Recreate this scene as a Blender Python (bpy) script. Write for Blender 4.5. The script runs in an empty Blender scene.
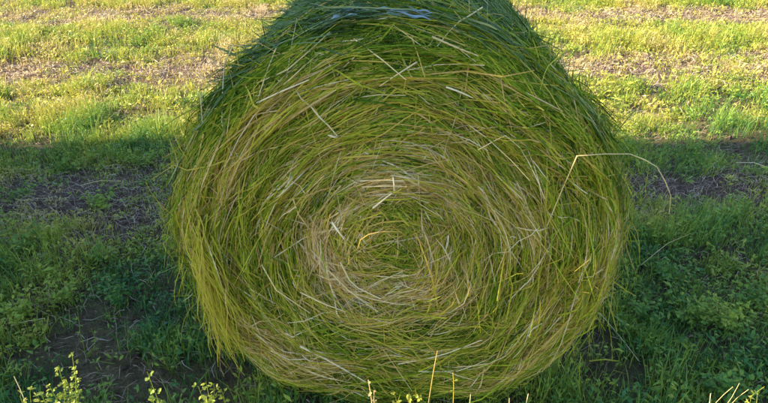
import bpy, math, random
import numpy as np
R_ = math.radians
rng = np.random.default_rng(11)
random.seed(5)
scene = bpy.context.scene

# ------------------------------------------------------------------ camera, sky, sun, exposure
CAM_H, PITCH, FPX = 1.72, R_(30.0), 580.0           # focal length in pixels of a 768 px wide picture
cam_d = bpy.data.cameras.new("camera")
cam = bpy.data.objects.new("camera", cam_d)
scene.collection.objects.link(cam)
cam.location = (0, 0, CAM_H)
cam.rotation_euler = (math.pi / 2 - PITCH, 0, 0)
cam_d.sensor_width = 36.0
cam_d.lens = FPX / 768 * 36.0
cam_d.clip_start = 0.05
cam_d.clip_end = 2000
scene.camera = cam

SUN_EL = R_(23.0)
SUN_DIR = np.array([1.0, 0.025])                     # the light travels along +x, a touch away from the camera
SUN_DIR /= np.linalg.norm(SUN_DIR)
world = bpy.data.worlds.new("World")
scene.world = world
world.use_nodes = True
wn = world.node_tree
wn.nodes.clear()
sky = wn.nodes.new("ShaderNodeTexSky")
sky.sky_type = 'NISHITA'
sky.sun_disc = False
sky.sun_elevation = SUN_EL
sky.sun_rotation = math.atan2(-SUN_DIR[0], -SUN_DIR[1])
sky.air_density = 1.0
sky.dust_density = 0.4
sky.ozone_density = 2.5
bg = wn.nodes.new("ShaderNodeBackground")
bg.inputs[1].default_value = 0.13
wo = wn.nodes.new("ShaderNodeOutputWorld")
wn.links.new(sky.outputs[0], bg.inputs[0])
wn.links.new(bg.outputs[0], wo.inputs[0])

sun_d = bpy.data.lights.new("sun", 'SUN')
sun_d.energy = 5.0
sun_d.angle = R_(0.6)
sun_d.color = (1.0, 0.86, 0.62)
sun = bpy.data.objects.new("sun", sun_d)
scene.collection.objects.link(sun)
sun.location = (-10, 0, 8)
sun.rotation_euler = (R_(90) - SUN_EL, 0, math.atan2(SUN_DIR[1], SUN_DIR[0]) - math.pi / 2)

scene.view_settings.view_transform = 'Standard'
scene.view_settings.look = 'None'
scene.view_settings.gamma = 1.0
scene.view_settings.use_curve_mapping = False
scene.view_settings.exposure = 1.76
scene.cycles.max_bounces = 8
scene.cycles.diffuse_bounces = 5
scene.cycles.transmission_bounces = 6

col = scene.collection

# ------------------------------------------------------------------ helpers
def hash2(ix, iy, s):
    n = (ix.astype(np.int64) * 374761393 + iy.astype(np.int64) * 668265263 + s * 2147483647) & 0xFFFFFFFF
    n = ((n ^ (n >> 13)) * 1274126177) & 0xFFFFFFFF
    n = n ^ (n >> 16)
    return (n & 0xFFFF) / 65535.0

def vn(x, y, s=0):
    """smooth value noise, -1..1"""
    x = np.asarray(x, float); y = np.asarray(y, float)
    ix = np.floor(x); iy = np.floor(y)
    fx = x - ix; fy = y - iy
    fx = fx * fx * (3 - 2 * fx); fy = fy * fy * (3 - 2 * fy)
    a = hash2(ix, iy, s); b = hash2(ix + 1, iy, s)
    c = hash2(ix, iy + 1, s); d = hash2(ix + 1, iy + 1, s)
    return 2 * ((a * (1 - fx) + b * fx) * (1 - fy) + (c * (1 - fx) + d * fx) * fy) - 1

def sstep(a, b, x):
    t = np.clip((x - a) / (b - a), 0, 1)
    return t * t * (3 - 2 * t)

def unit(v):
    return v / np.maximum(np.linalg.norm(v, axis=-1, keepdims=True), 1e-9)

def mesh_np(name, V, F, tone=None, smooth=False):
    """V (n,3); F (m,4) or (m,3)"""
    me = bpy.data.meshes.new(name)
    k = F.shape[1]
    me.vertices.add(len(V)); me.loops.add(F.size); me.polygons.add(len(F))
    me.vertices.foreach_set("co", np.ascontiguousarray(V, dtype=np.float32).ravel())
    me.loops.foreach_set("vertex_index", np.ascontiguousarray(F, dtype=np.int32).ravel())
    me.polygons.foreach_set("loop_start", np.arange(0, F.size, k, dtype=np.int32))
    me.polygons.foreach_set("use_smooth", np.full(len(F), smooth, dtype=bool))
    if tone is not None:
        at = me.attributes.new("tone", 'FLOAT', 'POINT')
        at.data.foreach_set("value", np.ascontiguousarray(tone, dtype=np.float32).ravel())
    me.update(calc_edges=True)
    return me

def ribbons(P, W, tone):
    """P centre lines (N,K,3), W half-width vectors (N,K,3), tone (N,) -> V, F, tone per vertex"""
    N, K, _ = P.shape
    V = np.stack([P - W, P + W], axis=2).reshape(-1, 3)
    base = (np.arange(N) * K * 2)[:, None]
    seg = (np.arange(K - 1) * 2)[None, :]
    b = base + seg
    F = np.stack([b, b + 1, b + 3, b + 2], axis=-1).reshape(-1, 4)
    t = np.repeat(np.asarray(tone, float), K * 2)
    return V, F, t

def tubes(P, rad, tone, sides=5):
    N, K, _ = P.shape
    T = unit(np.gradient(P, axis=1))
    ref = np.tile(np.array([0.31, 0.45, 0.83]), (N, K, 1))
    A = unit(np.cross(T, ref)); B = np.cross(T, A)
    a = np.arange(sides) / sides * 2 * np.pi
    ring = A[:, :, None, :] * np.cos(a)[None, None, :, None] + B[:, :, None, :] * np.sin(a)[None, None, :, None]
    rad = np.broadcast_to(np.asarray(rad, float), (N, K))
    V = (P[:, :, None, :] + ring * rad[:, :, None, None]).reshape(-1, 3)
    idx = np.arange(N * K * sides).reshape(N, K, sides)
    n2 = np.roll(idx, -1, axis=2)
    F = np.stack([idx[:, :-1], n2[:, :-1], n2[:, 1:], idx[:, 1:]], axis=-1).reshape(-1, 4)
    return V, F, np.repeat(np.asarray(tone, float), K * sides)

def cat(*parts):
    Vs, Fs, Ts, o = [], [], [], 0
    for V, F, T in parts:
        Vs.append(V); Fs.append(F + o); Ts.append(T); o += len(V)
    return np.concatenate(Vs), np.concatenate(Fs), np.concatenate(Ts)

def add(name, me, mat, parent=None, **props):
    o = bpy.data.objects.new(name, me)
    col.objects.link(o)
    if mat is not None and not me.materials:
        me.materials.append(mat)
    if parent is not None:
        o.parent = parent
    for k, v in props.items():
        o[k] = v
    return o

def empty(name, loc, rz=0, **props):
    o = bpy.data.objects.new(name, None)
    col.objects.link(o)
    o.location = loc
    o.rotation_euler = (0, 0, rz)
    o.empty_display_size = 0.1
    for k, v in props.items():
        o[k] = v
    return o

def ramp(nt, stops):
    r = nt.nodes.new("ShaderNodeValToRGB")
    e = r.color_ramp.elements
    while len(e) > 1:
        e.remove(e[-1])
    e[0].position = stops[0][0]; e[0].color = (*stops[0][1], 1)
    for p, c in stops[1:]:
        n = e.new(p); n.color = (*c, 1)
    return r

def plant_mat(name, stops, transl=0.3, rough=0.55, spec=0.35, nscale=60.0, namp=0.12):
    m = bpy.data.materials.new(name)
    m.use_nodes = True
    nt = m.node_tree
    nt.nodes.clear()
    out = nt.nodes.new("ShaderNodeOutputMaterial")
    at = nt.nodes.new("ShaderNodeAttribute"); at.attribute_name = "tone"
    tc = nt.nodes.new("ShaderNodeTexCoord")
    no = nt.nodes.new("ShaderNodeTexNoise"); no.inputs["Scale"].default_value = nscale
    no.inputs["Detail"].default_value = 2
    nt.links.new(tc.outputs["Object"], no.inputs["Vector"])
    ma = nt.nodes.new("ShaderNodeMath"); ma.operation = 'MULTIPLY_ADD'
    nt.links.new(no.outputs["Fac"], ma.inputs[0])
    ma.inputs[1].default_value = namp * 2
    sub = nt.nodes.new("ShaderNodeMath"); sub.operation = 'SUBTRACT'
    nt.links.new(at.outputs["Fac"], sub.inputs[0]); sub.inputs[1].default_value = namp
    nt.links.new(sub.outputs[0], ma.inputs[2])
    cr = ramp(nt, stops)
    nt.links.new(ma.outputs[0], cr.inputs[0])
    pb = nt.nodes.new("ShaderNodeBsdfPrincipled")
    pb.inputs["Roughness"].default_value = rough
    pb.inputs["Specular IOR Level"].default_value = spec
    nt.links.new(cr.outputs[0], pb.inputs["Base Color"])
    if transl > 0:
        tr = nt.nodes.new("ShaderNodeBsdfTranslucent")
        nt.links.new(cr.outputs[0], tr.inputs["Color"])
        mx = nt.nodes.new("ShaderNodeMixShader"); mx.inputs[0].default_value = transl
        nt.links.new(pb.outputs[0], mx.inputs[1]); nt.links.new(tr.outputs[0], mx.inputs[2])
        nt.links.new(mx.outputs[0], out.inputs[0])
    else:
        nt.links.new(pb.outputs[0], out.inputs[0])
    return m

HAY = [(0.0, (0.018, 0.045, 0.005)), (0.2, (0.075, 0.155, 0.010)), (0.42, (0.235, 0.325, 0.018)),
       (0.6, (0.56, 0.51, 0.045)), (0.74, (0.56, 0.36, 0.09)), (0.87, (0.76, 0.58, 0.27)), (1.0, (0.84, 0.72, 0.46))]
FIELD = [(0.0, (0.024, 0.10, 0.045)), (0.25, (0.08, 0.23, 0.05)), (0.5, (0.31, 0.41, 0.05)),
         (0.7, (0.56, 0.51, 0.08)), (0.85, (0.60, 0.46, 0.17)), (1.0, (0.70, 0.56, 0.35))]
DRY = [(0.0, (0.12, 0.08, 0.05)), (0.3, (0.30, 0.19, 0.125)), (0.6, (0.52, 0.38, 0.25)), (1.0, (0.66, 0.55, 0.38))]
M_hay = plant_mat("hay_strands", HAY, 0.25, rough=0.75, spec=0.12, nscale=90, namp=0.16)
M_drum = plant_mat("drum_hay", [(0.0, (0.028, 0.065, 0.022)), (0.25, (0.095, 0.17, 0.04)), (0.45, (0.16, 0.235, 0.045)), (0.6, (0.2, 0.26, 0.05)), (0.8, (0.36, 0.36, 0.12)), (1.0, (0.6, 0.6, 0.42))], 0.2)  # darker and bluer than the face hay: shade and sky tint painted in
M_straw = plant_mat("straw_stem", HAY, 0.0, rough=0.65, spec=0.2, nscale=110, namp=0.1)
M_grass = plant_mat("field_grass", FIELD, 0.35, nscale=25)
M_leaf = plant_mat("weed_leaf", FIELD, 0.35, rough=0.5, nscale=45)
M_dry = plant_mat("dry_clippings", DRY, 0.15, nscale=25)

# ------------------------------------------------------------------ ground
def stripe(x, y):
    """1 on the raked, bare stubble strips, 0 on the green strips between them"""
    ph = (y + 0.16 * vn(x * 0.5, y * 0.3, 4) - 5.5) / 2.45
    d = np.abs(ph - np.round(ph)) * 2.45
    return sstep(0.70, 0.14, d + 0.20 * vn(x * 0.9, y * 2.6, 5))

def gz(x, y):
    x = np.asarray(x, float); y = np.asarray(y, float)
    f = np.exp(-np.hypot(x, y - 3) / 30)
    return f * (0.022 * vn(x * 1.3, y * 1.3, 1) + 0.014 * vn(x * 4, y * 4, 2) + 0.010 * vn(x * 13, y * 13, 3)) - 0.02

def axis(fine0, fine1, step, far):
    a = [np.arange(fine0, fine1, step)]
    v, s = fine1, step
    up = []
    while v < far:
        up.append(v); s *= 1.25; v += s
    up.append(far)
    v, s = fine0, step
    dn = []
    while v > -far:
        s *= 1.25; v -= s; dn.append(max(v, -far))
    return np.array(dn[::-1] + list(a[0]) + up)

gx = axis(-4.5, 4.5, 0.035, 600); gy = axis(0.6, 6.0, 0.035, 600)
GX, GY = np.meshgrid(gx, gy)
GV = np.stack([GX, GY, gz(GX, GY)], -1).reshape(-1, 3)
ii = np.arange(len(gy) - 1)[:, None] * len(gx) + np.arange(len(gx) - 1)[None, :]
GF = np.stack([ii, ii + 1, ii + 1 + len(gx), ii + len(gx)], -1).reshape(-1, 4)

mg = bpy.data.materials.new("field_soil")
mg.use_nodes = True
nt = mg.node_tree
pb = nt.nodes["Principled BSDF"]
pb.inputs["Roughness"].default_value = 0.95
pb.inputs["Specular IOR Level"].default_value = 0.1
tc = nt.nodes.new("ShaderNodeTexCoord")
n1 = nt.nodes.new("ShaderNodeTexNoise"); n1.inputs["Scale"].default_value = 22; n1.inputs["Detail"].default_value = 8
n2 = nt.nodes.new("ShaderNodeTexNoise"); n2.inputs["Scale"].default_value = 1.6; n2.inputs["Detail"].default_value = 5
for n in (n1, n2):
    nt.links.new(tc.outputs["Object"], n.inputs["Vector"])
r1 = ramp(nt, [(0.3, (0.055, 0.036, 0.03)), (0.5, (0.15, 0.09, 0.068)), (0.7, (0.38, 0.23, 0.165))])
r2 = ramp(nt, [(0.3, (0.06, 0.07, 0.02)), (0.5, (0.16, 0.16, 0.05)), (0.7, (0.26, 0.23, 0.09))])
nm = nt.nodes.new("ShaderNodeTexNoise"); nm.inputs["Scale"].default_value = 90; nm.inputs["Detail"].default_value = 8; nm.inputs["Roughness"].default_value = 0.75
nt.links.new(tc.outputs["Object"], nm.inputs["Vector"])
nt.links.new(nm.outputs["Fac"], r1.inputs[0]); nt.links.new(n1.outputs["Fac"], r2.inputs[0])
at = nt.nodes.new("ShaderNodeAttribute"); at.attribute_name = "tone"
mixf = nt.nodes.new("ShaderNodeMath"); mixf.operation = 'MULTIPLY'
nt.links.new(at.outputs["Fac"], mixf.inputs[0]); mixf.inputs[1].default_value = 1.0
mx = nt.nodes.new("ShaderNodeMix"); mx.data_type = 'RGBA'
nt.links.new(mixf.outputs[0], mx.inputs["Factor"])
nt.links.new(r1.outputs[0], mx.inputs["A"]); nt.links.new(r2.outputs[0], mx.inputs["B"])
nt.links.new(mx.outputs["Result"], pb.inputs["Base Color"])
n3 = nt.nodes.new("ShaderNodeTexNoise"); n3.inputs["Scale"].default_value = 70; n3.inputs["Detail"].default_value = 8; n3.inputs["Roughness"].default_value = 0.7
nt.links.new(tc.outputs["Object"], n3.inputs["Vector"])
bp = nt.nodes.new("ShaderNodeBump"); bp.inputs["Strength"].default_value = 1.0; bp.inputs["Distance"].default_value = 0.03
nt.links.new(n3.outputs["Fac"], bp.inputs["Height"]); nt.links.new(bp.outputs[0], pb.inputs["Normal"])
dist = np.hypot(GX, GY)
g_green = np.clip((1 - stripe(GX, GY)) * 0.45 + 0.4 * sstep(9, 30, dist), 0, 1)
add("ground", mesh_np("ground", GV, GF, g_green.ravel(), True), mg, kind="structure",
    label="mown field soil in raked strips reaching past the bale")

# ------------------------------------------------------------------ round bale (local frame: axis = y, front face at y = -LEN/2, base on z = 0)
LEN = 1.26
RX, ZC, RZ = 0.718, 0.690, 0.710
FRONT = 1.48                                            # where the face meets the ground

def bulge(rho, u, v, amp=1.0):
    rr = np.minimum(rho, 1.04)
    b = 0.055 * (1 - rr ** 2) + 0.03 * np.exp(-(rr / 0.2) ** 2) - 0.11 * np.maximum(0, (rr - 0.84) / 0.16) ** 2
    b = b + amp * (0.022 * vn(u * 4.2, v * 4.2, 21) + 0.012 * vn(u * 10, v * 10, 22))
    # ridges where one wrap of hay lies over the next
    ph = np.arctan2(v, u)
    w = rho * 9 + ph / (2 * np.pi)
    b = b + amp * 0.012 * np.sin(2 * np.pi * w) * sstep(0.15, 0.4, rho)
    return b

def sag(u, v):
    """the drum sits heavy: the lower half spreads towards a rounded square"""
    r = np.maximum(np.hypot(u, v), 1e-6)
    c, q = np.abs(u) / r, v / r
    p = 1.8 + 0.2 * sstep(0.25, 0.0, q) + 0.5 * sstep(0.05, -0.5, q)
    return (c ** p + np.abs(q) ** p) ** (-1 / p)

def face_pt(u, v, out):
    """disc coordinates -> local point; out = metres proud of the face"""
    rho = np.hypot(u, v)
    k = sag(u, v)
    x = RX * u * k * (1 + 0.012 * vn(u * 3, v * 3, 31)) - 0.042 * np.clip(1 - rho, 0, 1)
    z = ZC + RZ * v * k + 0.115 * np.clip(1 - rho, 0, 1)
    z = np.where(z < 0.03, 0.03 + (z - 0.03) * 0.25, z)
    y = -LEN / 2 - bulge(rho, u, v) - out
    return np.stack([x, y, z], -1)

def side_pt(phi, yy, out):
    r = 0.985 + 0.026 * vn(phi * 3, yy * 3, 41) + 0.01 * vn(phi * 9, yy * 9, 42)
    e = np.maximum(0, np.abs(yy) - (LEN / 2 - 0.14)) / 0.14
    r = r - 0.03 * e ** 2
    k = sag(np.cos(phi), np.sin(phi))
    x = (RX * r * k + out) * np.cos(phi)
    z = ZC + (RZ * r * k + out) * np.sin(phi)
    z = np.where(z < 0.03, 0.03 + (z - 0.03) * 0.25, z)
    return np.stack([x, yy + 0 * x, z], -1)

def bale_core():
    nr, nphi = 30, 160
    ph = np.arange(nphi) / nphi * 2 * np.pi
    rings = []
    for i in range(nr):                                  # front disc, centre outwards
        rho = max(0.004, (i / (nr - 1)) * 0.985)
        rings.append(face_pt(rho * np.cos(ph), rho * np.sin(ph), -0.022))
    ys = np.linspace(-LEN / 2 + 0.10, LEN / 2 - 0.10, 26)
    for yv in ys:
        rings.append(side_pt(ph, np.full(nphi, yv), -0.02))
    for i in range(nr - 1, -1, -1):                      # back disc
        rho = max(0.004, (i / (nr - 1)) * 0.985)
        p = face_pt(-rho * np.cos(ph), rho * np.sin(ph), -0.022)
        p[:, 0] *= -1; p[:, 1] *= -1
        rings.append(p)
    V = np.concatenate(rings)
    n = len(rings)
    idx = np.arange(n * nphi).reshape(n, nphi)
    nx = np.roll(idx, -1, 1)
    F = np.stack([idx[:-1], nx[:-1], nx[1:], idx[1:]], -1).reshape(-1, 4)
    return mesh_np("hay_core", V, F, None, True)

mc = bpy.data.materials.new("packed_hay")
mc.use_nodes = True
nt = mc.node_tree
pb = nt.nodes["Principled BSDF"]
pb.inputs["Roughness"].default_value = 0.9
pb.inputs["Specular IOR Level"].default_value = 0.15
tc = nt.nodes.new("ShaderNodeTexCoord")
n1 = nt.nodes.new("ShaderNodeTexNoise"); n1.inputs["Scale"].default_value = 35; n1.inputs["Detail"].default_value = 6
nt.links.new(tc.outputs["Object"], n1.inputs["Vector"])
r1 = ramp(nt, [(0.3, (0.05, 0.07, 0.012)), (0.5, (0.12, 0.14, 0.025)), (0.7, (0.22, 0.20, 0.06))])
nt.links.new(n1.outputs["Fac"], r1.inputs[0]); nt.links.new(r1.outputs[0], pb.inputs["Base Color"])
bp = nt.nodes.new("ShaderNodeBump"); bp.inputs["Distance"].default_value = 0.02
nt.links.new(n1.outputs["Fac"], bp.inputs["Height"]); nt.links.new(bp.outputs[0], pb.inputs["Normal"])

def strand_paths(N, K, rho0, phi0, L, dev, curvk, seed):
    """integrate strands lying on the face in disc coordinates; returns u, v (N,K)"""
    u0 = rho0 * np.cos(phi0); v0 = rho0 * np.sin(phi0)
    Rm = 0.71
    kap = curvk / np.maximum(rho0 * Rm, 0.10)            # 1/m
    th = phi0 + np.pi / 2 + dev - kap * L / 2
    s = (np.arange(K) / (K - 1))[None, :] * L[:, None]
    gk = np.random.default_rng(seed + 9)
    at_ = gk.uniform(0.2, 0.85, N); kk = gk.normal(0, 0.5, N) * (gk.random(N) < 0.15)      # snapped and bent stems
    ang = th[:, None] + kap[:, None] * s + kk[:, None] * ((s / L[:, None]) > at_[:, None])
    du = np.cos(ang); dv = np.sin(ang)
    ds = (L / (K - 1))[:, None]
    cu = np.cumsum(du, 1) * ds; cv = np.cumsum(dv, 1) * ds
    cu -= cu.mean(1, keepdims=True); cv -= cv.mean(1, keepdims=True)
    return u0[:, None] + cu / Rm, v0[:, None] + cv / Rm

def face_tone(u, v):
    rho = np.hypot(u, v); phi = np.arctan2(v, u)
    w = rho * 5.5 + phi / (2 * np.pi)                                                        # the wraps differ: fresher and drier layers
    t = 0.385 - 0.03 * sstep(0.22, 0.1, rho) + 0.17 * vn(w * 2.0, phi * 1.3, 51) + 0.15 * vn(u * 7, v * 7, 52)
    t = t + 0.10 * np.exp(-((rho - 0.29) / 0.07) ** 2) * sstep(0.3, -0.5, np.sin(phi + 0.6))
    t = t + 0.22 * np.exp(-((rho - 0.27 - 0.03 * np.sin(phi * 2)) / 0.075) ** 2)           # pale ring round the heart
    t = t + 0.10 * np.exp(-((rho - 0.5) / 0.07) ** 2) * (np.sin(phi) > 0)
    t = t + 0.13 * sstep(0.1, 0.7, u) * sstep(0.7, -0.1, v)                                # yellower right flank
    t = t - 0.09 * np.exp(-((u + 0.38) ** 2 + (v - 0.12) ** 2) / 0.03)                     # green patches
    t = t - 0.08 * np.exp(-((u - 0.02) ** 2 + (v + 0.62) ** 2) / 0.05)
    t = t - (0.0 + 0.09 * sstep(0.1, -0.4, u)) * sstep(0.80, 0.98, rho) * sstep(0.1, 0.45, v)  # upper left rim darker: the shoulder's shade painted into the tone
    return t

def face_strands(N, seed, K=7):
    g = np.random.default_rng(seed)
    rho = np.sqrt(g.uniform(0.0, 1.02, N))
    core = g.random(N) < 0.10
    rho = np.where(core, 0.34 * np.sqrt(g.random(N)), rho)
    phi = g.uniform(0, 2 * np.pi, N)
    u, v = rho * np.cos(phi), rho * np.sin(phi)
    L = np.clip(g.gamma(2.4, 0.066, N), 0.025, 0.5) * (0.55 + 0.55 * sstep(0.05, 0.5, rho))
    dev = 0.30 * vn(u * 5, v * 5, 61) + 0.22 * vn(u * 12, v * 12, 62) + g.normal(0, 1, N) * (0.15 + 0.5 * sstep(0.34, 0.02, rho))
    wild = g.random(N) < 0.11
    dev = np.where(wild, g.normal(0, 0.8, N), dev)
    curvk = g.uniform(0.45, 1.15, N) * np.where(wild, 0.2, 1.0) * (0.3 + 0.7 * sstep(0.05, 0.35, rho))
    U, V = strand_paths(N, K, rho, phi, L, dev, curvk, seed)
    s = np.linspace(-1, 1, K)[None, :]
    h0 = g.uniform(-0.030, 0.013, N) + np.where(wild, 0.008, 0.0)
    tilt = g.normal(0, 1, N) * 0.014 * (L / 0.2)
    arch = g.normal(0.002, 0.006, N)
    endl = g.exponential(0.010, N) * (g.random(N) < 0.4)
    out = h0[:, None] + tilt[:, None] * s + arch[:, None] * (1 - s ** 2) + endl[:, None] * np.maximum(0, s) ** 2
    P = face_pt(U, V, out)
    rr = np.hypot(U, V)
    over = np.maximum(0, rr - 1.0)
    P[..., 2] -= over ** 1.3 * 0.5                       # ends beyond the rim sag
    P[..., 2] = np.maximum(P[..., 2], 0.01)
    T = unit(np.gradient(P, axis=1))
    nrm = np.array([0, -1.0, 0])
    side = unit(np.cross(T, nrm))
    tw = g.normal(0, 0.6, N)[:, None] + 0.5 * g.normal(0, 1, N)[:, None] * s
    Wd = side * np.cos(tw)[..., None] + np.cross(side, T) * np.sin(tw)[..., None]
    w = np.clip(g.lognormal(np.log(0.00125), 0.40, N), 0.0006, 0.0034)
    prof = np.clip(1.15 - 0.55 * np.abs(s) ** 3 - 0.35 * (s + 1) / 2, 0.25, 1)
    tone = face_tone(u, v) + g.normal(0, 0.14, N) + 0.16 * (h0 / 0.02) + 0.05  # deeper strands darker: shade in the gaps painted into the tone
    pale = g.random(N) < (0.045 + (0.2 + 0.3 * (np.sin(phi + 0.6) < -0.2)) * np.exp(-((rho - 0.28) / 0.10) ** 2))
    tone = np.where(pale, g.uniform(0.74, 0.98, N), tone)
    tone = np.where(g.random(N) < 0.12 + 0.12 * vn(u * 4, v * 4, 53), g.uniform(0.64, 0.80, N), tone)                    # ochre, half dried
    return ribbons(P, Wd * (w[:, None] * prof)[..., None], np.clip(tone, 0.0, 1))

def rim_strands(N, seed, K=6):
    """shaggy fringe round the edge of the face"""
    g = np.random.default_rng(seed)
    phi = g.uniform(0, 2 * np.pi, N)
    rho = g.uniform(0.86, 1.0, N)
    L = np.clip(g.gamma(3, 0.06, N), 0.05, 0.4)
    dev = g.normal(-0.12, 0.28, N)
    flip = g.random(N) < 0.5
    dev = np.where(flip, dev, -dev)
    U, V = strand_paths(N, K, rho, phi, L, dev, g.uniform(0.4, 1.0, N), seed)
    s = np.linspace(-1, 1, K)[None, :]
    out = g.uniform(-0.02, 0.015, N)[:, None] + g.normal(0, 0.02, N)[:, None] * s
    P = face_pt(U, V, out)
    over = np.maximum(0, np.hypot(U, V) - 0.97)
    P[..., 2] -= over ** 1.2 * 0.6
    P[..., 2] = np.maximum(P[..., 2], 0.01)
    T = unit(np.gradient(P, axis=1))
    side = unit(np.cross(T, np.array([0, -1.0, 0])))
    tw = g.normal(0, 0.8, N)[:, None]
    Wd = side * np.cos(tw)[..., None] + np.cross(side, T) * np.sin(tw)[..., None]
    w = np.clip(g.lognormal(np.log(0.0014), 0.35, N), 0.0007, 0.0035)
    prof = np.clip(1.1 - 0.6 * np.abs(s) ** 3, 0.3, 1)
    tone = 0.05 + face_tone(np.cos(phi) * 0.9, np.sin(phi) * 0.9) + g.normal(0, 0.13, N)
    return ribbons(P, Wd * (w[:, None] * prof)[..., None], np.clip(tone, 0, 1))

def chaff(N, seed):
    """leaf scraps and broken bits caught in the face"""
    g = np.random.default_rng(seed)
    rho = np.sqrt(g.uniform(0, 1, N)); phi = g.uniform(0, 2 * np.pi, N)
    u, v = rho * np.cos(phi), rho * np.sin(phi)
    c = face_pt(u, v, g.uniform(-0.012, 0.016, N))
    d = unit(np.stack([-np.sin(phi), 0 * phi, np.cos(phi)], -1) + 0.7 * g.normal(0, 1, (N, 3)))
    ln = g.uniform(0.006, 0.026, N)
    sd = unit(np.cross(d, unit(np.array([0, -1.0, 0]) + 0.6 * g.normal(0, 1, (N, 3)))))
    P = c[:, None, :] + d[:, None, :] * (ln[:, None] * np.array([-.5, 0, .5]))[..., None] + g.normal(0, .0015, (N, 3, 3))
    W = sd[:, None, :] * (g.uniform(.001, .0032, N)[:, None] * np.array([.4, 1, .3]))[..., None]
    return ribbons(P, W, np.clip(face_tone(u, v) + g.normal(0.06, 0.2, N), 0, 1))

def wisps(N, seed, K=7):
    """fine loose ends that hang out of the flanks of the face"""
    g = np.random.default_rng(seed)
    phi = np.where(g.random(N) < 0.6, g.normal(np.pi * 0.98, 0.42, N), g.normal(0.02, 0.45, N))
    rho = g.uniform(0.93, 1.0, N)
    st = face_pt(rho * np.cos(phi), rho * np.sin(phi), g.uniform(-0.05, 0.02, N))
    L = np.clip(g.gamma(2.5, 0.04, N), 0.03, 0.16)
    t = np.linspace(0, 1, K)[None, :]
    o = np.sign(np.cos(phi)) * np.abs(g.normal(0.22, 0.22, N))
    P = np.zeros((N, K, 3))
    cl = g.normal(0, 0.012, N)[:, None] * np.sin(t * g.uniform(2, 7, N)[:, None])
    P[..., 0] = st[:, 0:1] + (o * L)[:, None] * (2 * t - t ** 2) + cl
    P[..., 1] = st[:, 1:2] - (g.normal(0.1, 0.3, N) * L)[:, None] * t + cl * 0.7
    up = np.where(g.random(N) < 0.2, 1.0, -1.0)
    P[..., 2] = np.maximum(st[:, 2:3] + (up * L)[:, None] * (0.45 * t + 0.55 * t ** 2), 0.015)
    a = g.uniform(0, np.pi, N)[:, None] + 1.2 * t * g.normal(0, 1, N)[:, None]
    w = np.clip(g.lognormal(np.log(0.0011), 0.35, N), 0.0006, 0.0024)[:, None] * (1.05 - 0.65 * t)
    W = np.stack([np.cos(a), np.sin(a), 0 * a], -1) * w[..., None]
    return ribbons(P, W, np.clip(g.normal(0.5, 0.15, N), 0.1, 0.95))

def side_strands(N, seed, K=6):
    g = np.random.default_rng(seed)
    phi = np.where(g.random(N) < 0.65, g.normal(np.pi / 2, 0.75, N), g.uniform(0, 2 * np.pi, N))
    yy = g.uniform(-LEN / 2 + 0.05, LEN / 2 - 0.05, N)
    L = np.clip(g.gamma(3, 0.06, N), 0.05, 0.4)
    dev = g.normal(0, 0.25, N) + 0.4 * vn(phi * 5, yy * 5, 71)
    s = np.linspace(-1, 1, K)[None, :]
    dphi = (np.cos(dev) * L / 0.7 / 2)[:, None] * s
    dy = (np.sin(dev) * L / 2)[:, None] * s
    stick = g.exponential(0.013, N) * (g.random(N) < 0.6) + g.exponential(0.025, N) * (g.random(N) < 0.12)
    out = g.uniform(-0.02, 0.020, N)[:, None] + stick[:, None] * (np.maximum(0, s) ** 2) * np.sign(1) + g.normal(0, 0.006, N)[:, None] * s
    P = side_pt(phi[:, None] + dphi, yy[:, None] + dy, out)
    P[..., 2] = np.maximum(P[..., 2], 0.01)
    T = unit(np.gradient(P, axis=1))
    nrm = unit(np.stack([P[..., 0], 0 * P[..., 0], P[..., 2] - ZC], -1))
    side = unit(np.cross(T, nrm))
    tw = g.normal(0, 0.6, N)[:, None]
    Wd = side * np.cos(tw)[..., None] + np.cross(side, T) * np.sin(tw)[..., None]
    w = np.clip(g.lognormal(np.log(0.0017), 0.4, N), 0.0008, 0.004)
    prof = np.clip(1.1 - 0.6 * np.abs(s) ** 3, 0.3, 1)
    tone = 0.25 + 0.22 * sstep(0.35, 0.75, np.cos(phi)) + 0.13 * vn(phi * 4, yy * 4, 72) + g.normal(0, 0.11, N)
    tone = np.where(g.random(N) < 0.06, g.uniform(0.6, 0.95, N), tone)
    return ribbons(P, Wd * (w[:, None] * prof)[..., None], np.clip(tone, 0, 1))

def sky_tint_net():
    """pale netting pulled round the drum: threads round the bale and a zigzag between them"""
    parts = []
    nphi = 150
    ph = np.linspace(0, 2 * np.pi, nphi)
    ys = np.arange(-LEN / 2 + 0.13, LEN / 2 - 0.08, 0.06)
    for i, yv in enumerate(ys):
        yy = yv + 0.012 * vn(ph * 2.5, np.full(nphi, i * 3.3), 81)
        P = side_pt(ph, yy, 0.012 + 0.004 * vn(ph * 6, np.full(nphi, i * 1.7), 82))[None]
        W = np.zeros_like(P); W[..., 1] = 0.0011
        parts.append(ribbons(P, W, [0.5]))
        if i + 1 < len(ys):
            m = 220
            p2 = np.linspace(0, 2 * np.pi, m)
            zz = np.abs(((np.arange(m) * 0.5) % 1) - 0.0) * 2
            zz = np.where(np.arange(m) % 2 == 0, 0.0, 1.0)
            y2 = yv + zz * 0.06 + 0.012 * vn(p2 * 2.5, np.full(m, i * 3.3), 81)
            P = side_pt(p2, y2, 0.013 + 0.004 * vn(p2 * 6, np.full(m, i * 1.7), 82))[None]
            W = np.zeros_like(P); W[..., 1] = 0.0010
            parts.append(ribbons(P, W, [0.7]))
    V, F, t = cat(*parts)
    return mesh_np("sky_tint_net", V, F, t)

M_net = plant_mat("sky_tint_net", [(0.0, (0.14, 0.32, 0.26)), (1.0, (0.34, 0.52, 0.48))], 0.2, rough=0.35, spec=0.5)  # thread colour paints the sky's bluish light onto the drum

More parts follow.
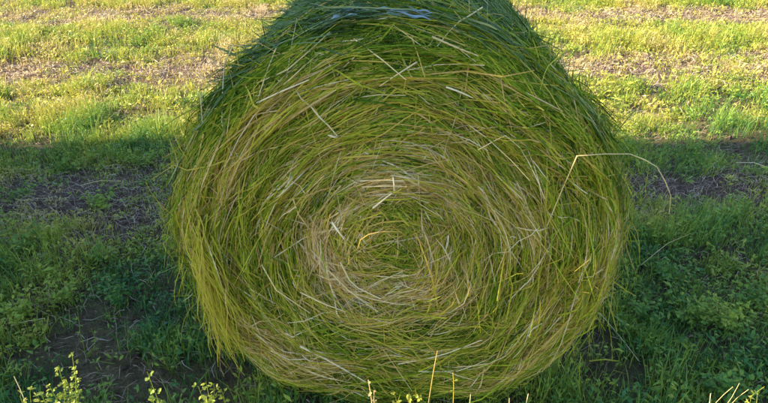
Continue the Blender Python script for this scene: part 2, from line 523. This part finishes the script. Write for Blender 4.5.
me_core = bale_core(); me_core.materials.append(mc)
me_face = mesh_np("face_hay", *cat(face_strands(62000, 101), chaff(14000, 105))); me_face.materials.append(M_hay)
me_rim = mesh_np("rim_fringe", *cat(rim_strands(6000, 102), wisps(650, 104))); me_rim.materials.append(M_hay)
me_side = mesh_np("drum_hay", *side_strands(17000, 103)); me_side.materials.append(M_drum)
me_net = sky_tint_net(); me_net.materials.append(M_net)

def bale(loc, rz, label, hero=False, **props):
    b = empty("round_bale", loc, rz, label=label, category="hay bale", group="round hay bales", **props)
    add("packed_core", me_core, None, b)
    add("face_hay", me_face, None, b, kind="stuff")
    add("rim_fringe", me_rim, None, b, kind="stuff")
    add("drum_hay", me_side, None, b, kind="stuff")
    add("sky_tint_net", me_net, None, b)
    return b

BX, BYAW = 0.045, R_(-1.7)
axis_dir = np.array([-math.sin(BYAW), math.cos(BYAW)])
BLOC = np.array([BX, FRONT]) + axis_dir * LEN / 2
hero = bale((BLOC[0], BLOC[1], 0), BYAW, "big green round hay bale with its coiled end facing us")

def ray(px, py):
    X = (px - 384) / FPX; Y = (201.5 - py) / FPX
    d = np.array([X, math.cos(PITCH) + Y * math.sin(PITCH), -math.sin(PITCH) + Y * math.cos(PITCH)])
    return d

cB, sB = math.cos(-BYAW), math.sin(-BYAW)
def to_local(p):
    d = np.asarray(p, float) - np.array([BLOC[0], BLOC[1], 0])
    return np.array([cB * d[0] - sB * d[1], sB * d[0] + cB * d[1], d[2]])

def on_face(px, py, out):
    """measured from the photograph: the spot on the face of the bale, out metres proud of it (bale frame)"""
    o = to_local((0, 0, CAM_H)); d = to_local(np.array([BLOC[0], BLOC[1], 0]) + ray(px, py))
    yl = -LEN / 2 - out
    for _ in range(4):
        t = (yl - o[1]) / d[1]
        p = o + d * t
        u = p[0] / RX; v = (p[2] - ZC) / RZ
        k = float(sag(np.array(u), np.array(v))); u /= k; v /= k
        rho = math.hypot(u, v)
        v -= 0.115 / RZ * max(0, 1 - rho); u += 0.042 / RX * max(0, 1 - rho)
        rho = math.hypot(u, v)
        yl = -LEN / 2 - out - float(bulge(np.array(min(rho, 1.0)), np.array(u), np.array(v)))
    return p

def spline(pts, K):
    pts = np.asarray(pts, float)
    seg = np.r_[0, np.cumsum(np.linalg.norm(np.diff(pts, axis=0), axis=1))]
    t = np.linspace(0, seg[-1], K)
    return np.stack([np.interp(t, seg, pts[:, i]) for i in range(3)], -1)

def straw(name, pts, rad, tone, K=6, label=None, kink=False, taper=0.6):
    P = np.asarray(pts, float) if kink else spline(pts, K)
    k = len(P)
    r = rad * np.linspace(1, taper, k)
    if k > 9:
        r[[2, 5, 7]] *= 1.5                             # nodes
    me = mesh_np(name, *tubes(P[None], r[None], [tone], 5), True)
    o = add(name, me, M_straw, hero)
    if label:
        o["label"] = label
    return o

# crumpled pale strips added to paint a sheen on the top front edge
def sheen_strip():
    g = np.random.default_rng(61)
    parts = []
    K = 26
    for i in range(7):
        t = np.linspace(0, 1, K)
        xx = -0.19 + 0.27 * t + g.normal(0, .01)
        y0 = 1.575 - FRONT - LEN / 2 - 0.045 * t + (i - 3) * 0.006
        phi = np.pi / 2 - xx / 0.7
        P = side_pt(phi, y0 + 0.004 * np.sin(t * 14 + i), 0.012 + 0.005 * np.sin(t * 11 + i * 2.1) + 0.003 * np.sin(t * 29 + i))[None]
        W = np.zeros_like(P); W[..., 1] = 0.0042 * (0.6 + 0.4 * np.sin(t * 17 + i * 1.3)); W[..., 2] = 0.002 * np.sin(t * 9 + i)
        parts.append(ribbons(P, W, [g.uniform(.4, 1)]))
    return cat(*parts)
M_end = plant_mat("sheen_strip", [(0.0, (0.15, 0.25, 0.25)), (1.0, (0.30, 0.40, 0.41))], 0.25, rough=0.35, spec=0.5)
add("sheen_strip", mesh_np("sheen_strip", *sheen_strip()), M_end, hero, label="crumpled pale blue strip painted as sheen on the top front edge")

# the straws one can pick out in the photograph
named = [
    ([(547, 226, .012), (562, 190, .04), (577, 156, .06), (604, 154, .08), (630, 154, .09), (645, 160, .09), (657, 167, .08), (665, 181, .07), (671, 196, .06), (669, 214, .05)], .0015, .84, "long bent pale stalk sticking out past the right edge"),
    ([(300, 346, .012), (330, 361, .018), (366, 382, .02)], .0038, .99, None),
    ([(398, 364, .012), (440, 356, .018), (482, 340, .012)], .0021, .96, None),
    ([(383, 349, .014), (397, 369, .022), (412, 391, .03)], .0013, .84, None),
    ([(378, 346, .018), (384, 351, .015), (387, 347, .02)], .0010, .78, None),
    ([(354, 39, .012), (380, 58, .024), (406, 80, .02)], .0020, .86, None),
    ([(417, 62, .012), (398, 74, .02), (380, 86, .014)], .0022, .90, None),
    ([(412, 38, .012), (419, 58, .022), (425, 78, .016)], .0018, .72, None),
    ([(432, 37, .012), (455, 47, .02), (478, 56, .012)], .0030, .82, None),
    ([(257, 83, .012), (285, 72, .022), (306, 54, .02), (330, 32, .010)], .0022, .84, None),
    ([(284, 85, .010), (300, 70, .02), (321, 52, .012)], .0019, .80, None),
    ([(257, 103, .010), (280, 92, .020), (309, 80, .012)], .0022, .95, None),
    ([(446, 87, .008), (460, 92, .014), (473, 98, .010)], .0026, 1.0, None),
    ([(499, 50, .010), (502, 90, .020), (512, 131, .014)], .0017, .76, None),
    ([(332, 222, .010), (338, 231, .016), (344, 239, .012)], .0032, 1.0, None),
    ([(373, 208, .010), (382, 201, .02), (392, 193, .014)], .0026, .98, None),
    ([(393, 177, .012), (394, 184, .018), (394, 191, .012)], .0022, 1.0, None),
    ([(360, 181, .010), (382, 180, .016), (404, 181, .010)], .0024, .90, None),
    ([(362, 187, .010), (384, 186, .016), (402, 187, .010)], .0020, .85, None),
    ([(340, 262, .010), (352, 285, .018), (381, 299, .012)], .0026, .92, None),
    ([(328, 270, .010), (350, 292, .016), (378, 312, .010)], .0020, .88, None),
    ([(358, 248, .02), (362, 236, .03), (384, 231, .034), (402, 232, .02)], .0018, .74, None),
    ([(262, 265, .010), (276, 290, .02), (310, 313, .012)], .0021, .86, None),
    ([(205, 236, .020), (216, 268, .03), (224, 292, .02)], .0025, .92, None),
    ([(300, 292, .008), (322, 303, .014), (346, 312, .010)], .0024, .90, None),
    ([(238, 64, .02), (236, 42, .05), (238, 18, .06)], .0012, .70, "thin brown stem standing up from the left shoulder"),
    ([(566, 50, .01), (546, 68, .02), (540, 90, .012)], .0015, .60, None),
    ([(520, 60, .012), (545, 85, .02), (565, 118, .014)], .0018, .68, None),
    ([(478, 150, .010), (505, 135, .02), (520, 148, .012)], .0016, .88, None),
]
for pts, rad, tone, lab in named:
    L = [on_face(p[0], p[1], p[2] + 0.024) for p in pts]
    straw("straw", L, rad, tone, K=8 if len(L) > 4 else 6, label=lab, kink=len(L) > 6)

g = np.random.default_rng(7)
n_more = 300 - len(named) - 4
rho = np.sqrt(g.uniform(0.01, 0.95, n_more)); phi = g.uniform(0, 2 * np.pi, n_more)
L = g.uniform(0.10, 0.36, n_more)
dev = g.normal(0, 0.35, n_more)
U, V = strand_paths(n_more, 6, rho, phi, L, dev, g.uniform(0.2, 0.9, n_more), 0)
s = np.linspace(-1, 1, 6)[None, :]
out = g.uniform(0.006, 0.016, n_more)[:, None] + g.normal(0, 0.010, n_more)[:, None] * s + 0.008 * (1 - s ** 2)
PS = face_pt(U, V, out)
PS[..., 2] = np.maximum(PS[..., 2], 0.012)
for i in range(n_more):
    straw("straw", PS[i], float(g.uniform(0.0012, 0.0024)), float(np.clip(g.normal(0.76, 0.15), 0.3, 1)), kink=True)

# loose tuft down the left edge, its sunlit yellow painted into the tone
def hanging_tuft():
    N, K = 150, 8
    g = np.random.default_rng(33)
    c = g.integers(0, 9, N); px0 = np.array([192, 195, 198, 200, 202, 204, 206, 209, 213])[c] + g.normal(0, 3.5, N); py0 = np.array([225, 240, 232, 250, 245, 262, 255, 268, 275])[c] + g.normal(0, 12, N)
    px0 = np.clip(px0, 189, 230)
    st = np.array([on_face(a, b, 0.03) for a, b in zip(px0, py0)])
    Lh = g.uniform(0.14, 0.40, N)
    t = np.linspace(0, 1, K)[None, :]
    P = np.zeros((N, K, 3))
    P[..., 0] = st[:, 0:1] + (0.04 + 0.02 * np.sin(c * 2.1) + g.normal(0, 0.024, N))[:, None] * t + 0.012 * np.sin(t * 7 + g.uniform(0, 6, N)[:, None])
    P[..., 1] = st[:, 1:2] - (g.uniform(0.0, 0.05, N))[:, None] * np.sin(t * 2.2) - 0.01
    P[..., 2] = st[:, 2:3] - Lh[:, None] * t
    P[..., 2] = np.maximum(P[..., 2], 0.02)
    s = 2 * t - 1
    ang = g.uniform(-0.9, 0.9, N)[:, None] + 0.8 * s * g.normal(0, 1, N)[:, None]
    W = np.stack([np.cos(ang), np.sin(ang), 0 * ang], -1) * (np.clip(g.lognormal(np.log(0.0016), 0.4, N), 0.0008, 0.004)[:, None] * (1.0 - 0.6 * t))[..., None]
    return ribbons(P, W, np.clip(g.normal(0.62, 0.06, N), 0.35, 0.95))
add("hanging_tuft", mesh_np("hanging_tuft", *hanging_tuft()), M_hay, hero, kind="stuff", label="loose yellow tuft hanging down the left edge")

# unseen stack of bales, added left of the picture to cast shade over the bale
SX = -5.3
FY = 1.315
SK = 0.91                                               # shortened to fit the shade the added bales cast
rows = [(FY + SK * LEN / 2, "nearer"), (FY + SK * LEN * 1.5 + 0.005, "farther")]
for yy, w in rows:
    for x, z, where in ((SX - 1.44, 0.0, "outer bottom"), (SX, 0.0, "middle bottom"), (SX + 1.44, 0.0, "inner bottom"),
                        (SX - 0.72, 1.20, "outer second-layer"), (SX + 0.72, 1.20, "inner second-layer"), (SX, 2.40, "top")):
        sb = bale((x, yy, z), R_(180 if w == "farther" else 0), "%s bale in the %s row of the unseen stack added left of the picture for shade" % (where, w))
        sb.scale = (1, SK, 1)

# ------------------------------------------------------------------ field vegetation
def blades(cx, cy, n_per, length, spread, lean, tone, width, K, g, tone_sd=0.08):
    """tufts -> blades. cx.. arrays per tuft"""
    n = np.repeat(np.arange(len(cx)), n_per)
    N = len(n)
    az = g.uniform(0, 2 * np.pi, N)
    r = np.sqrt(g.random(N)) * spread[n]
    bx = cx[n] + r * np.cos(az); by = cy[n] + r * np.sin(az)
    bz = gz(bx, by) - 0.004
    az2 = az + g.normal(0, 0.7, N)
    Lb = length[n] * np.clip(g.normal(0.85, 0.3, N), 0.25, 1.6)
    l0 = np.abs(g.normal(0, 0.35, N)) * lean; l1 = l0 + np.abs(g.normal(0.5, 0.5, N)) * lean
    t = np.linspace(0, 1, K)[None, :]
    ang = l0[:, None] + (l1 - l0)[:, None] * t
    ds = (Lb / (K - 1))[:, None]
    hor = np.concatenate([np.zeros((N, 1)), np.cumsum(np.sin(ang[:, :-1]) * ds, 1)], 1)
    ver = np.concatenate([np.zeros((N, 1)), np.cumsum(np.cos(ang[:, :-1]) * ds, 1)], 1)
    P = np.stack([bx[:, None] + hor * np.cos(az2)[:, None], by[:, None] + hor * np.sin(az2)[:, None],
                  np.maximum(bz[:, None] + ver, bz[:, None] + 0.004)], -1)
    tw = az2 + np.pi / 2 + g.normal(0, 0.5, N)
    w = width * np.clip(g.lognormal(0, 0.3, N), 0.5, 2.2)
    prof = np.clip(1.0 - 0.88 * t ** 1.6, 0.1, 1)
    W = np.stack([np.cos(tw), np.sin(tw), 0 * tw], -1)[:, None, :] * (w[:, None] * prof)[..., None]
    return ribbons(P, W, np.clip(tone[n] + g.normal(0, tone_sd, N), 0, 1))

def leaves(cx, cy, n_per, height, spread, size, tone, g, tone_sd=0.07):
    """clover and alfalfa like leaflets spread through low mounds"""
    n = np.repeat(np.arange(len(cx)), n_per)
    N = len(n)
    az = g.uniform(0, 2 * np.pi, N); r = np.sqrt(g.random(N)) * spread[n]
    x = cx[n] + r * np.cos(az); y = cy[n] + r * np.sin(az)
    z = gz(x, y) + 0.008 + height[n] * np.clip(g.beta(2, 1.4, N) * (1 - 0.5 * (r / spread[n]) ** 2), 0.05, 1)
    a2 = az + g.normal(0, 0.9, N)
    el = g.normal(0.25, 0.45, N)
    d = np.stack([np.cos(a2) * np.cos(el), np.sin(a2) * np.cos(el), np.sin(el)], -1)
    sd = unit(np.cross(d, np.array([0, 0, 1.0])) + 0.5 * g.normal(0, 1, (N, 3)))
    ln = size * np.clip(g.lognormal(0, 0.3, N), 0.5, 2)
    c = np.stack([x, y, z], -1)
    P = np.stack([c - d * ln[:, None] * .5, c + np.array([0, 0, .1]) * ln[:, None, None][:, 0], c + d * ln[:, None] * .5], 1)
    w = ln * g.uniform(0.14, 0.28, N)
    prof = np.array([0.15, 1.0, 0.2])
    W = sd[:, None, :] * (w[:, None] * prof)[..., None]
    return ribbons(P, W, np.clip(tone[n] + g.normal(0, tone_sd, N), 0, 1))

def scatter(n, x0, x1, y0, y1, g, bare=0.58):
    x = g.uniform(x0, x1, n); y = g.uniform(y0, y1, n)
    b = stripe(x, y)
    patch = vn(x * 1.6, y * 1.6, 91) * 0.6 + vn(x * 4.5, y * 4.5, 92) * 0.4
    for bx_, by_, br in ((-1.21, 1.76, .26), (-1.0, 1.62, .2), (.99, 1.60, .2), (1.9, 2.57, .3), (-1.75, 2.5, .25), (1.35, 2.3, .18)):
        patch = patch - 0.3 * np.exp(-((x - bx_) ** 2 + ((y - by_) * 1.5) ** 2) / br ** 2)      # trodden bare spots
    keep = g.random(n) < (1 - bare * b) * np.clip(0.66 + 0.25 * sstep(3.6, 4.6, y) + 1.5 * patch, 0.05 + 0.4 * sstep(3.6, 4.6, y), 1)
    return x[keep], y[keep], b[keep]

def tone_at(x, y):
    return (0.36 + 0.27 * sstep(1.5, 6, y) + 0.13 * vn(x * 1.1, y * 1.1, 93) + 0.19 * vn(x * 4, y * 4, 94) + 0.13 * stripe(x, y))  # greener near, yellower far: shade and sunlight painted into the plant tone

gr = np.random.default_rng(77)
parts, lparts = [], []
for (n, x0, x1, y0, y1, per, ln, sp, wd, K, nl, lsz) in (
        (18000, -4.2, 4.2, 0.9, 4.4, 13, 0.105, 0.045, 0.0019, 3, 18, 0.020),
        (34000, -8.5, 8.5, 4.4, 10.5, 9, 0.10, 0.06, 0.0028, 3, 16, 0.030),
        (14000, -24, 24, 10.5, 34, 6, 0.14, 0.16, 0.0060, 3, 5, 0.06),
        (3200, -9, 9, -7, 0.9, 7, 0.11, 0.07, 0.0032, 3, 0, 0.02)):
    x, y, b = scatter(n, x0, x1, y0, y1, gr)
    hgt = ln * (1 - 0.45 * b) * gr.uniform(0.6, 1.35, len(x)) * np.clip(0.95 + 0.6 * vn(x * 3, y * 3, 97), 0.5, 1.6)
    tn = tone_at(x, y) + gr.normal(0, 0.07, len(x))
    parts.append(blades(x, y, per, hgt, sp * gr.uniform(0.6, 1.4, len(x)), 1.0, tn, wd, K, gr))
    if nl:
        k = gr.random(len(x)) < 0.55
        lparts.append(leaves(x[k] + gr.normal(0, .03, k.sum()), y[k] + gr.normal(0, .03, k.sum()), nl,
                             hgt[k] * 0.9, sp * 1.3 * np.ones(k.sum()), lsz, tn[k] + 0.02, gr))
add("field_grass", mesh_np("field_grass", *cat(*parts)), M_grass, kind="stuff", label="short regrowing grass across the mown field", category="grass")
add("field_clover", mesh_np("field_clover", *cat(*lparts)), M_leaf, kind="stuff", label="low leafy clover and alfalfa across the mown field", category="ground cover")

def clippings(n, x0, x1, y0, y1, ln, wd, g, base=0.25):
    x = g.uniform(x0, x1, n); y = g.uniform(y0, y1, n)
    k = g.random(n) < np.clip(base + 0.75 * stripe(x, y) + 0.25 * vn(x * 2.2, y * 2.2, 96), 0.04, 1)
    x, y = x[k], y[k]
    N = len(x)
    az = g.normal(0, 0.8, N) + np.pi * (g.random(N) < 0.5)
    Lc = ln * np.clip(g.lognormal(0, 0.45, N), 0.3, 2.6)
    s = np.array([-1, 0, 1.0])[None, :]
    bend = g.normal(0, 0.35, N)[:, None]
    ax = az[:, None] + bend * s
    X = x[:, None] + np.cos(ax) * s * Lc[:, None] / 2
    Y = y[:, None] + np.sin(ax) * s * Lc[:, None] / 2
    Z = gz(X, Y) + g.uniform(0.004, 0.03, N)[:, None] + np.abs(g.normal(0, 0.012, N))[:, None] * (1 - s ** 2) + g.normal(0, 0.012, N)[:, None] * s
    P = np.stack([X, Y, np.maximum(Z, gz(X, Y) + 0.003)], -1)
    w = wd * np.clip(g.lognormal(0, 0.35, N), 0.4, 2.4)
    t = az + np.pi / 2
    up = g.normal(0, 0.5, N)
    W = np.stack([np.cos(t) * np.cos(up), np.sin(t) * np.cos(up), np.sin(up)], -1)[:, None, :] * (w[:, None] * np.array([0.8, 1, 0.5]))[..., None]
    return ribbons(P, W, np.clip(g.normal(0.6, 0.2, N), 0, 1))
dp = [clippings(70000, -4.2, 4.2, 0.9, 4.4, 0.05, 0.0010, gr, 0.22),
      clippings(150000, -8.5, 8.5, 4.4, 10.5, 0.06, 0.0021, gr, 0.14),
      clippings(16000, -24, 24, 10.5, 34, 0.2, 0.006, gr, 0.1),
      clippings(6000, -9, 9, -7, 0.9, 0.1, 0.003, gr, 0.2)]
add("dry_clippings", mesh_np("dry_clippings", *cat(*dp)), M_dry, kind="stuff", label="dry mown clippings lying in raked strips", category="straw")

# ------------------------------------------------------------------ single weeds, stalks and fallen straws
def at(px, py, y0):
    """the point y0 metres ahead that the photograph shows at (px, py)"""
    d = ray(px, py); t = y0 / d[1]
    return np.array([0, 0, CAM_H]) + d * t

def on_ground(px, py):
    d = ray(px, py); t = -CAM_H / d[2]
    p = np.array([0, 0, CAM_H]) + d * t
    return np.array([p[0], p[1], float(gz(p[0], p[1]))])

def curve(a, b, bow, K, g):
    """a gently bowed stem from a to b"""
    t = np.linspace(0, 1, K)[:, None]
    off = g.normal(0, 1, 3) * np.array([1, 1, 0.2]) * bow * np.linalg.norm(b - a)
    return a + (b - a) * t + off * (np.sin(t * np.pi)) + g.normal(0, 0.0012, (K, 3)) * (t > 0)

def leaflets(P, g, n, size, tone, trifol=True, start=0.15, round_=0.36):
    parts = []
    K = len(P)
    for i in range(n):
        f = start + (1 - start) * (i + g.random()) / n
        k = min(int(f * (K - 1)), K - 2)
        p = P[k] + (P[k + 1] - P[k]) * (f * (K - 1) - k)
        az = i * 2.4 + g.normal(0, 0.4); el = g.normal(0.35, 0.3)
        d = np.array([math.cos(az) * math.cos(el), math.sin(az) * math.cos(el), math.sin(el)])
        pet = size * g.uniform(0.4, 1.1) * (1.2 - 0.6 * f)
        tip = p + d * pet
        parts.append(ribbons(np.stack([p, p + d * pet * .5, tip])[None], np.tile(np.array([0, 0, 0.0006]), (1, 3, 1)), [tone]))
        for da in ((-0.9, 0.0, 0.9) if trifol else (0.0,)):
            a2 = az + da + g.normal(0, 0.15); e2 = el + g.normal(-0.15, 0.35)
            d2 = np.array([math.cos(a2) * math.cos(e2), math.sin(a2) * math.cos(e2), math.sin(e2)])
            ln = size * g.uniform(0.7, 1.25) * (1.15 - 0.35 * f)
            sd = unit(np.cross(d2, np.array([0, 0, 1.0])) + 0.35 * g.normal(0, 1, 3))
            up = np.cross(sd, d2)
            tt = np.array([0, .25, .55, .8, 1.0])
            c = tip + d2 * (ln * tt)[:, None] - up * (0.12 * ln * tt ** 2)[:, None]
            w = ln * round_ * np.array([.1, .8, 1.0, .72, .12])
            fold = 0.25 * ln * round_ * np.array([0, 1, 1, .8, 0])
            # two halves folded along the midrib
            for sg in (-1, 1):
                e = c + sg * sd * w[:, None] + up * fold[:, None]
                V = np.empty((10, 3)); V[0::2] = c; V[1::2] = e
                b = np.arange(4) * 2
                F = np.stack([b, b + 1, b + 3, b + 2], -1)
                parts.append((V, F, np.full(10, np.clip(tone + g.normal(0, 0.05), 0, 1))))
    return cat(*parts)

wseed = [500]
def weed(name, cat_, label, base, tips, size=0.016, n=9, tone=0.5, stem_r=0.0011, stem_tone=None, blades_=0, group=None, round_=0.29, bow=0.05):
    """tips: world points the stems reach; leaves along every stem when n > 0"""
    wseed[0] += 1
    g = np.random.default_rng(wseed[0])
    root = empty(name, tuple(base), 0, label=label, category=cat_)
    if group:
        root["group"] = group
    base = np.asarray(base, float)
    for j, tp in enumerate(tips):
        a = base + np.array([g.normal(0, .006), g.normal(0, .006), -0.008]) if len(tips) > 1 else base + np.array([0, 0, -0.008])
        P = curve(a, np.asarray(tp, float), bow, 8, g) - base
        st = add("stem", mesh_np("stem", *tubes(P[None], (stem_r * np.linspace(1, .6, 8))[None], [tone if stem_tone is None else stem_tone], 5), True), M_straw if stem_tone else M_leaf, root)
        if n:
            add("leaves", mesh_np("leaves", *leaflets(P, g, n, size, tone, round_=round_)), M_leaf, st)
    for j in range(blades_):
        az = g.uniform(0, 2 * np.pi); L = g.uniform(.08, .17)
        t = np.linspace(0, 1, 6)[:, None]
        d = np.array([math.cos(az), math.sin(az), 0])
        P = d * (L * .55 * t ** 1.3) + np.array([0, 0, 1]) * L * (t - .35 * t ** 2.2)
        sd = np.array([-d[1], d[0], 0]) * .0019 * np.clip(1 - .9 * t ** 2, .08, 1)
        add("blade", mesh_np("blade", *ribbons(P[None], sd[None], [np.clip(tone + g.normal(0, .06), 0, 1)])), M_leaf, root)
    return root

def fore(px, py, y0=1.295):
    tp = at(px, py, y0)
    return tp

def base_of(tp, dx=0.0, dy=0.0):
    x, y = tp[0] + dx, tp[1] + dy
    return np.array([x, y, float(gz(x, y))])

# sunlit weeds along the bottom edge, in front of the bale's shade
FG = "sunlit weeds along the bottom edge"
t1 = fore(72, 352)
b1 = base_of(t1, -0.05)
weed("leafy_weed", "weed", "yellow leafy weed with a pale leaning stem in the bottom left corner", b1,
     [t1, fore(58, 366), fore(66, 378), fore(48, 384), fore(40, 392), fore(76, 370), fore(62, 392)], .014, 24, .55, .0016, group=FG)
t = fore(15, 376); weed("dry_stub", "stubble", "short pale broken stub in the bottom left corner, left of the leafy weed", base_of(t, -.02), [t], n=0, stem_r=.0019, stem_tone=.93, group=FG)
t = fore(30, 392); weed("low_weed", "weed", "low leafy sprout between the broken stub and the tall leafy weed", base_of(t), [t, fore(20, 396), fore(38, 396)], .019, 10, .63, group=FG)
t = fore(147, 372); weed("sprig", "weed", "small upright sprig with round leaves, left of the hanging hay tuft", base_of(t, -.012), [t, fore(152, 386)], .016, 11, .55, .0014, round_=.36, group=FG)
t = fore(206, 382); weed("leafy_weed", "weed", "bright yellow leafy weed right below the hanging hay tuft", base_of(t), [t, fore(198, 386), fore(214, 384), fore(222, 391), fore(206, 396)], .015, 18, .56, .0014, group=FG)
t = fore(369, 380); weed("seed_head", "stubble", "tan dry seed head standing before the bottom of the bale", base_of(t), [t, fore(374, 390)], .008, 12, .88, .0022, .84, round_=.5, group=FG)
t = fore(393, 391); weed("sprout", "weed", "budding sprout just right of the tan seed head", base_of(t), [t, fore(400, 394)], .013, 8, .64, round_=.4, group=FG)
t = fore(415, 389); weed("sprout", "weed", "leafy sprout at the foot of the tall thin stalk", base_of(t), [t, fore(409, 392), fore(421, 394)], .015, 8, .63, round_=.4, group=FG)
t = fore(438, 350); weed("grass_stalk", "grass stalk", "tallest thin green stalk before the middle of the bale", base_of(t, -.03), [t], n=0, stem_r=.0020, stem_tone=.74, blades_=2, group=FG)
t = fore(453, 372); weed("grass_stalk", "grass stalk", "shorter thin stalk just right of the tallest stalk", base_of(t, -.005), [t], .010, 6, .66, .0018, .68, group=FG)
t = fore(471, 394); weed("dry_stub", "stubble", "stubby pale stem end right of the two thin stalks", base_of(t), [t], n=0, stem_r=.0017, stem_tone=.9, group=FG)
t = fore(510, 397); weed("dry_stub", "stubble", "left of two pale stub ends under the bale's lower right", base_of(t), [t], n=0, stem_r=.0017, stem_tone=.88, group=FG)
t = fore(528, 394); weed("dry_stub", "stubble", "right of two pale stub ends under the bale's lower right", base_of(t, .008), [t], n=0, stem_r=.0016, stem_tone=.92, group=FG)
t = fore(581, 353, 1.50); weed("grass_stalk", "grass stalk", "long green grass stalk leaning left beside the bale's lower right edge", base_of(t, .05), [t], n=0, stem_r=.0015, stem_tone=.5, blades_=4, tone=.5)
t = fore(740, 383); weed("dry_twig", "twig", "forked pale dry twig in the bottom right corner", base_of(t, -.05), [t, fore(748, 390), fore(732, 386)], n=0, stem_r=.0011, stem_tone=.84, group=FG)
t = fore(711, 394); weed("dry_stub", "stubble", "short pale stub left of the forked twig", base_of(t), [t], n=0, stem_r=.0018, stem_tone=.95, group=FG)
t = fore(758, 392); weed("leafy_weed", "weed", "small yellow leafy weed right of the forked twig", base_of(t), [t, fore(764, 386), fore(752, 397)], .016, 5, .64, group=FG)

# shaded plants left and right of the bale
def clump(px, py, h, nst, spread, label, tone, size=.018, n=9, round_=.36, blades_=6):
    b = on_ground(px, py)
    g = np.random.default_rng(int(px * 7 + py))
    tips = [b + np.array([g.normal(0, spread), g.normal(0, spread), h * g.uniform(.6, 1.1)]) for _ in range(nst)]
    weed("leafy_clump", "weed", label, b, tips, size, n, tone, .0012, blades_=blades_, round_=round_, group="leafy clumps in the shade", bow=.08)
clump(24, 318, .20, 9, .06, "light green leafy clump at the left edge in the shade", .52)
clump(62, 300, .17, 8, .06, "leafy clump just right of the one at the left edge", .50)
clump(118, 305, .16, 7, .05, "dark leafy clump halfway between the left edge and the bale", .30)
clump(100, 262, .17, 4, .03, "narrow upright leafy sprout in the shaded left ground", .40, n=7)
clump(30, 250, .14, 8, .07, "low leafy clump at the left edge above the light green one", .36)
clump(98, 205, .12, 8, .07, "yellowish leafy clump in the upper left shade", .48)
clump(20, 195, .13, 8, .09, "leafy clump at the left edge near the raked hay", .40)
clump(140, 165, .14, 9, .09, "grassy clump by the shade's edge, left of the bale", .44, blades_=14)
clump(60, 168, .14, 9, .10, "grassy clump at the shade's edge, near the left margin", .42, blades_=14)
clump(690, 318, .17, 9, .06, "big leafy clump in the shade right of the bale", .44)
clump(726, 330, .18, 9, .06, "bright leafy clump right of the big leafy clump", .50)
clump(645, 318, .15, 7, .05, "leafy clump close to the bale's lower right edge", .36)
clump(750, 300, .15, 7, .06, "leafy clump at the right edge in the shade", .38)
clump(665, 275, .13, 7, .06, "small leafy clump right of the bale at mid height", .34)
clump(730, 220, .12, 6, .06, "small round leafy clump in the upper right shade", .42, round_=.5)
clump(716, 392, .14, 7, .05, "blue green leafy clump near the bottom right", .33, size=.022)
clump(690, 150, .12, 8, .09, "grassy clump at the shade's edge, right of the bale", .40, blades_=14)
b = on_ground(88, 352); t = b + np.array([.012, .0, .24])
weed("tall_weed", "weed", "tall thin light green weed standing alone in the lower left shade", b, [t, b + np.array([.05, -.01, .16])], .013, 5, .5, .0015, blades_=3, round_=.2)
b = on_ground(172, 372)
weed("tall_weed", "weed", "thin weed close left of the hanging hay tuft", b, [b + np.array([-.02, 0, .2]), b + np.array([.03, .01, .15])], .012, 5, .45, .0012, blades_=5, round_=.2)

def fallen(label, pix, rad, tone):
    pts = [on_ground(px, py) + np.array([0, 0, dz]) for px, py, dz in pix]
    P = spline(pts, 7) - pts[0]
    o = add("fallen_straw", mesh_np("fallen_straw", *tubes(P[None], np.full((1, 7), rad), [tone], 5), True), M_straw)
    o.location = pts[0]
    o["label"] = label; o["category"] = "straw"; o["group"] = "single straws on the ground"
fallen("pale straw leaning on weeds right of the bale's lower edge", [(598, 322, .08), (620, 345, .06), (638, 364, .03)], .0016, .97)
fallen("pale straw lying flat near the left edge", [(12, 328, .03), (30, 325, .04), (46, 321, .03)], .0022, .9)
fallen("curved yellowish blade lying beside the bale's lower right edge", [(588, 366, .04), (602, 366, .05), (618, 363, .03)], .0028, .62)
fallen("thin pale straw slanting up from the ground right of the bale", [(640, 268, .05), (665, 252, .09), (694, 238, .06)], .0011, .86)
fallen("long arched straw at the right edge in the shade", [(735, 165, .04), (752, 168, .06), (767, 174, .05)], .0022, .93)
fallen("grey straw in the raked hay left of the bale", [(82, 190, .03), (100, 186, .05), (122, 184, .03)], .0022, .86)

# crumbs and clods of soil between the plants
g = np.random.default_rng(909)
n = 9000
cx = g.uniform(-4, 4, n); cy = g.uniform(1.0, 4.4, n)
sz = np.clip(g.lognormal(np.log(0.006), 0.55, n), 0.002, 0.022)
octv = np.array([[1, 0, 0], [-1, 0, 0], [0, 1, 0], [0, -1, 0], [0, 0, 1], [0, 0, -1]], float)
octf = np.array([[0, 2, 4], [2, 1, 4], [1, 3, 4], [3, 0, 4], [2, 0, 5], [1, 2, 5], [3, 1, 5], [0, 3, 5]])
jit = 1 + g.uniform(-0.45, 0.45, (n, 6, 3))
a = g.uniform(0, 6.28, n)
rot = np.zeros((n, 3, 3)); rot[:, 0, 0] = np.cos(a); rot[:, 0, 1] = -np.sin(a); rot[:, 1, 0] = np.sin(a); rot[:, 1, 1] = np.cos(a); rot[:, 2, 2] = 0.75
V = np.einsum('nij,nkj->nki', rot, octv[None] * jit + 0.25 * g.normal(0, 1, (n, 6, 3))) * sz[:, None, None]
V += np.stack([cx, cy, gz(cx, cy) + sz * 0.3], -1)[:, None, :]
F = (octf[None] + (np.arange(n) * 6)[:, None, None]).reshape(-1, 3)
add("soil_clods", mesh_np("soil_clods", V.reshape(-1, 3), F, np.zeros(n * 6)), mg, kind="stuff", label="crumbs and clods of dry soil between the plants", category="soil")
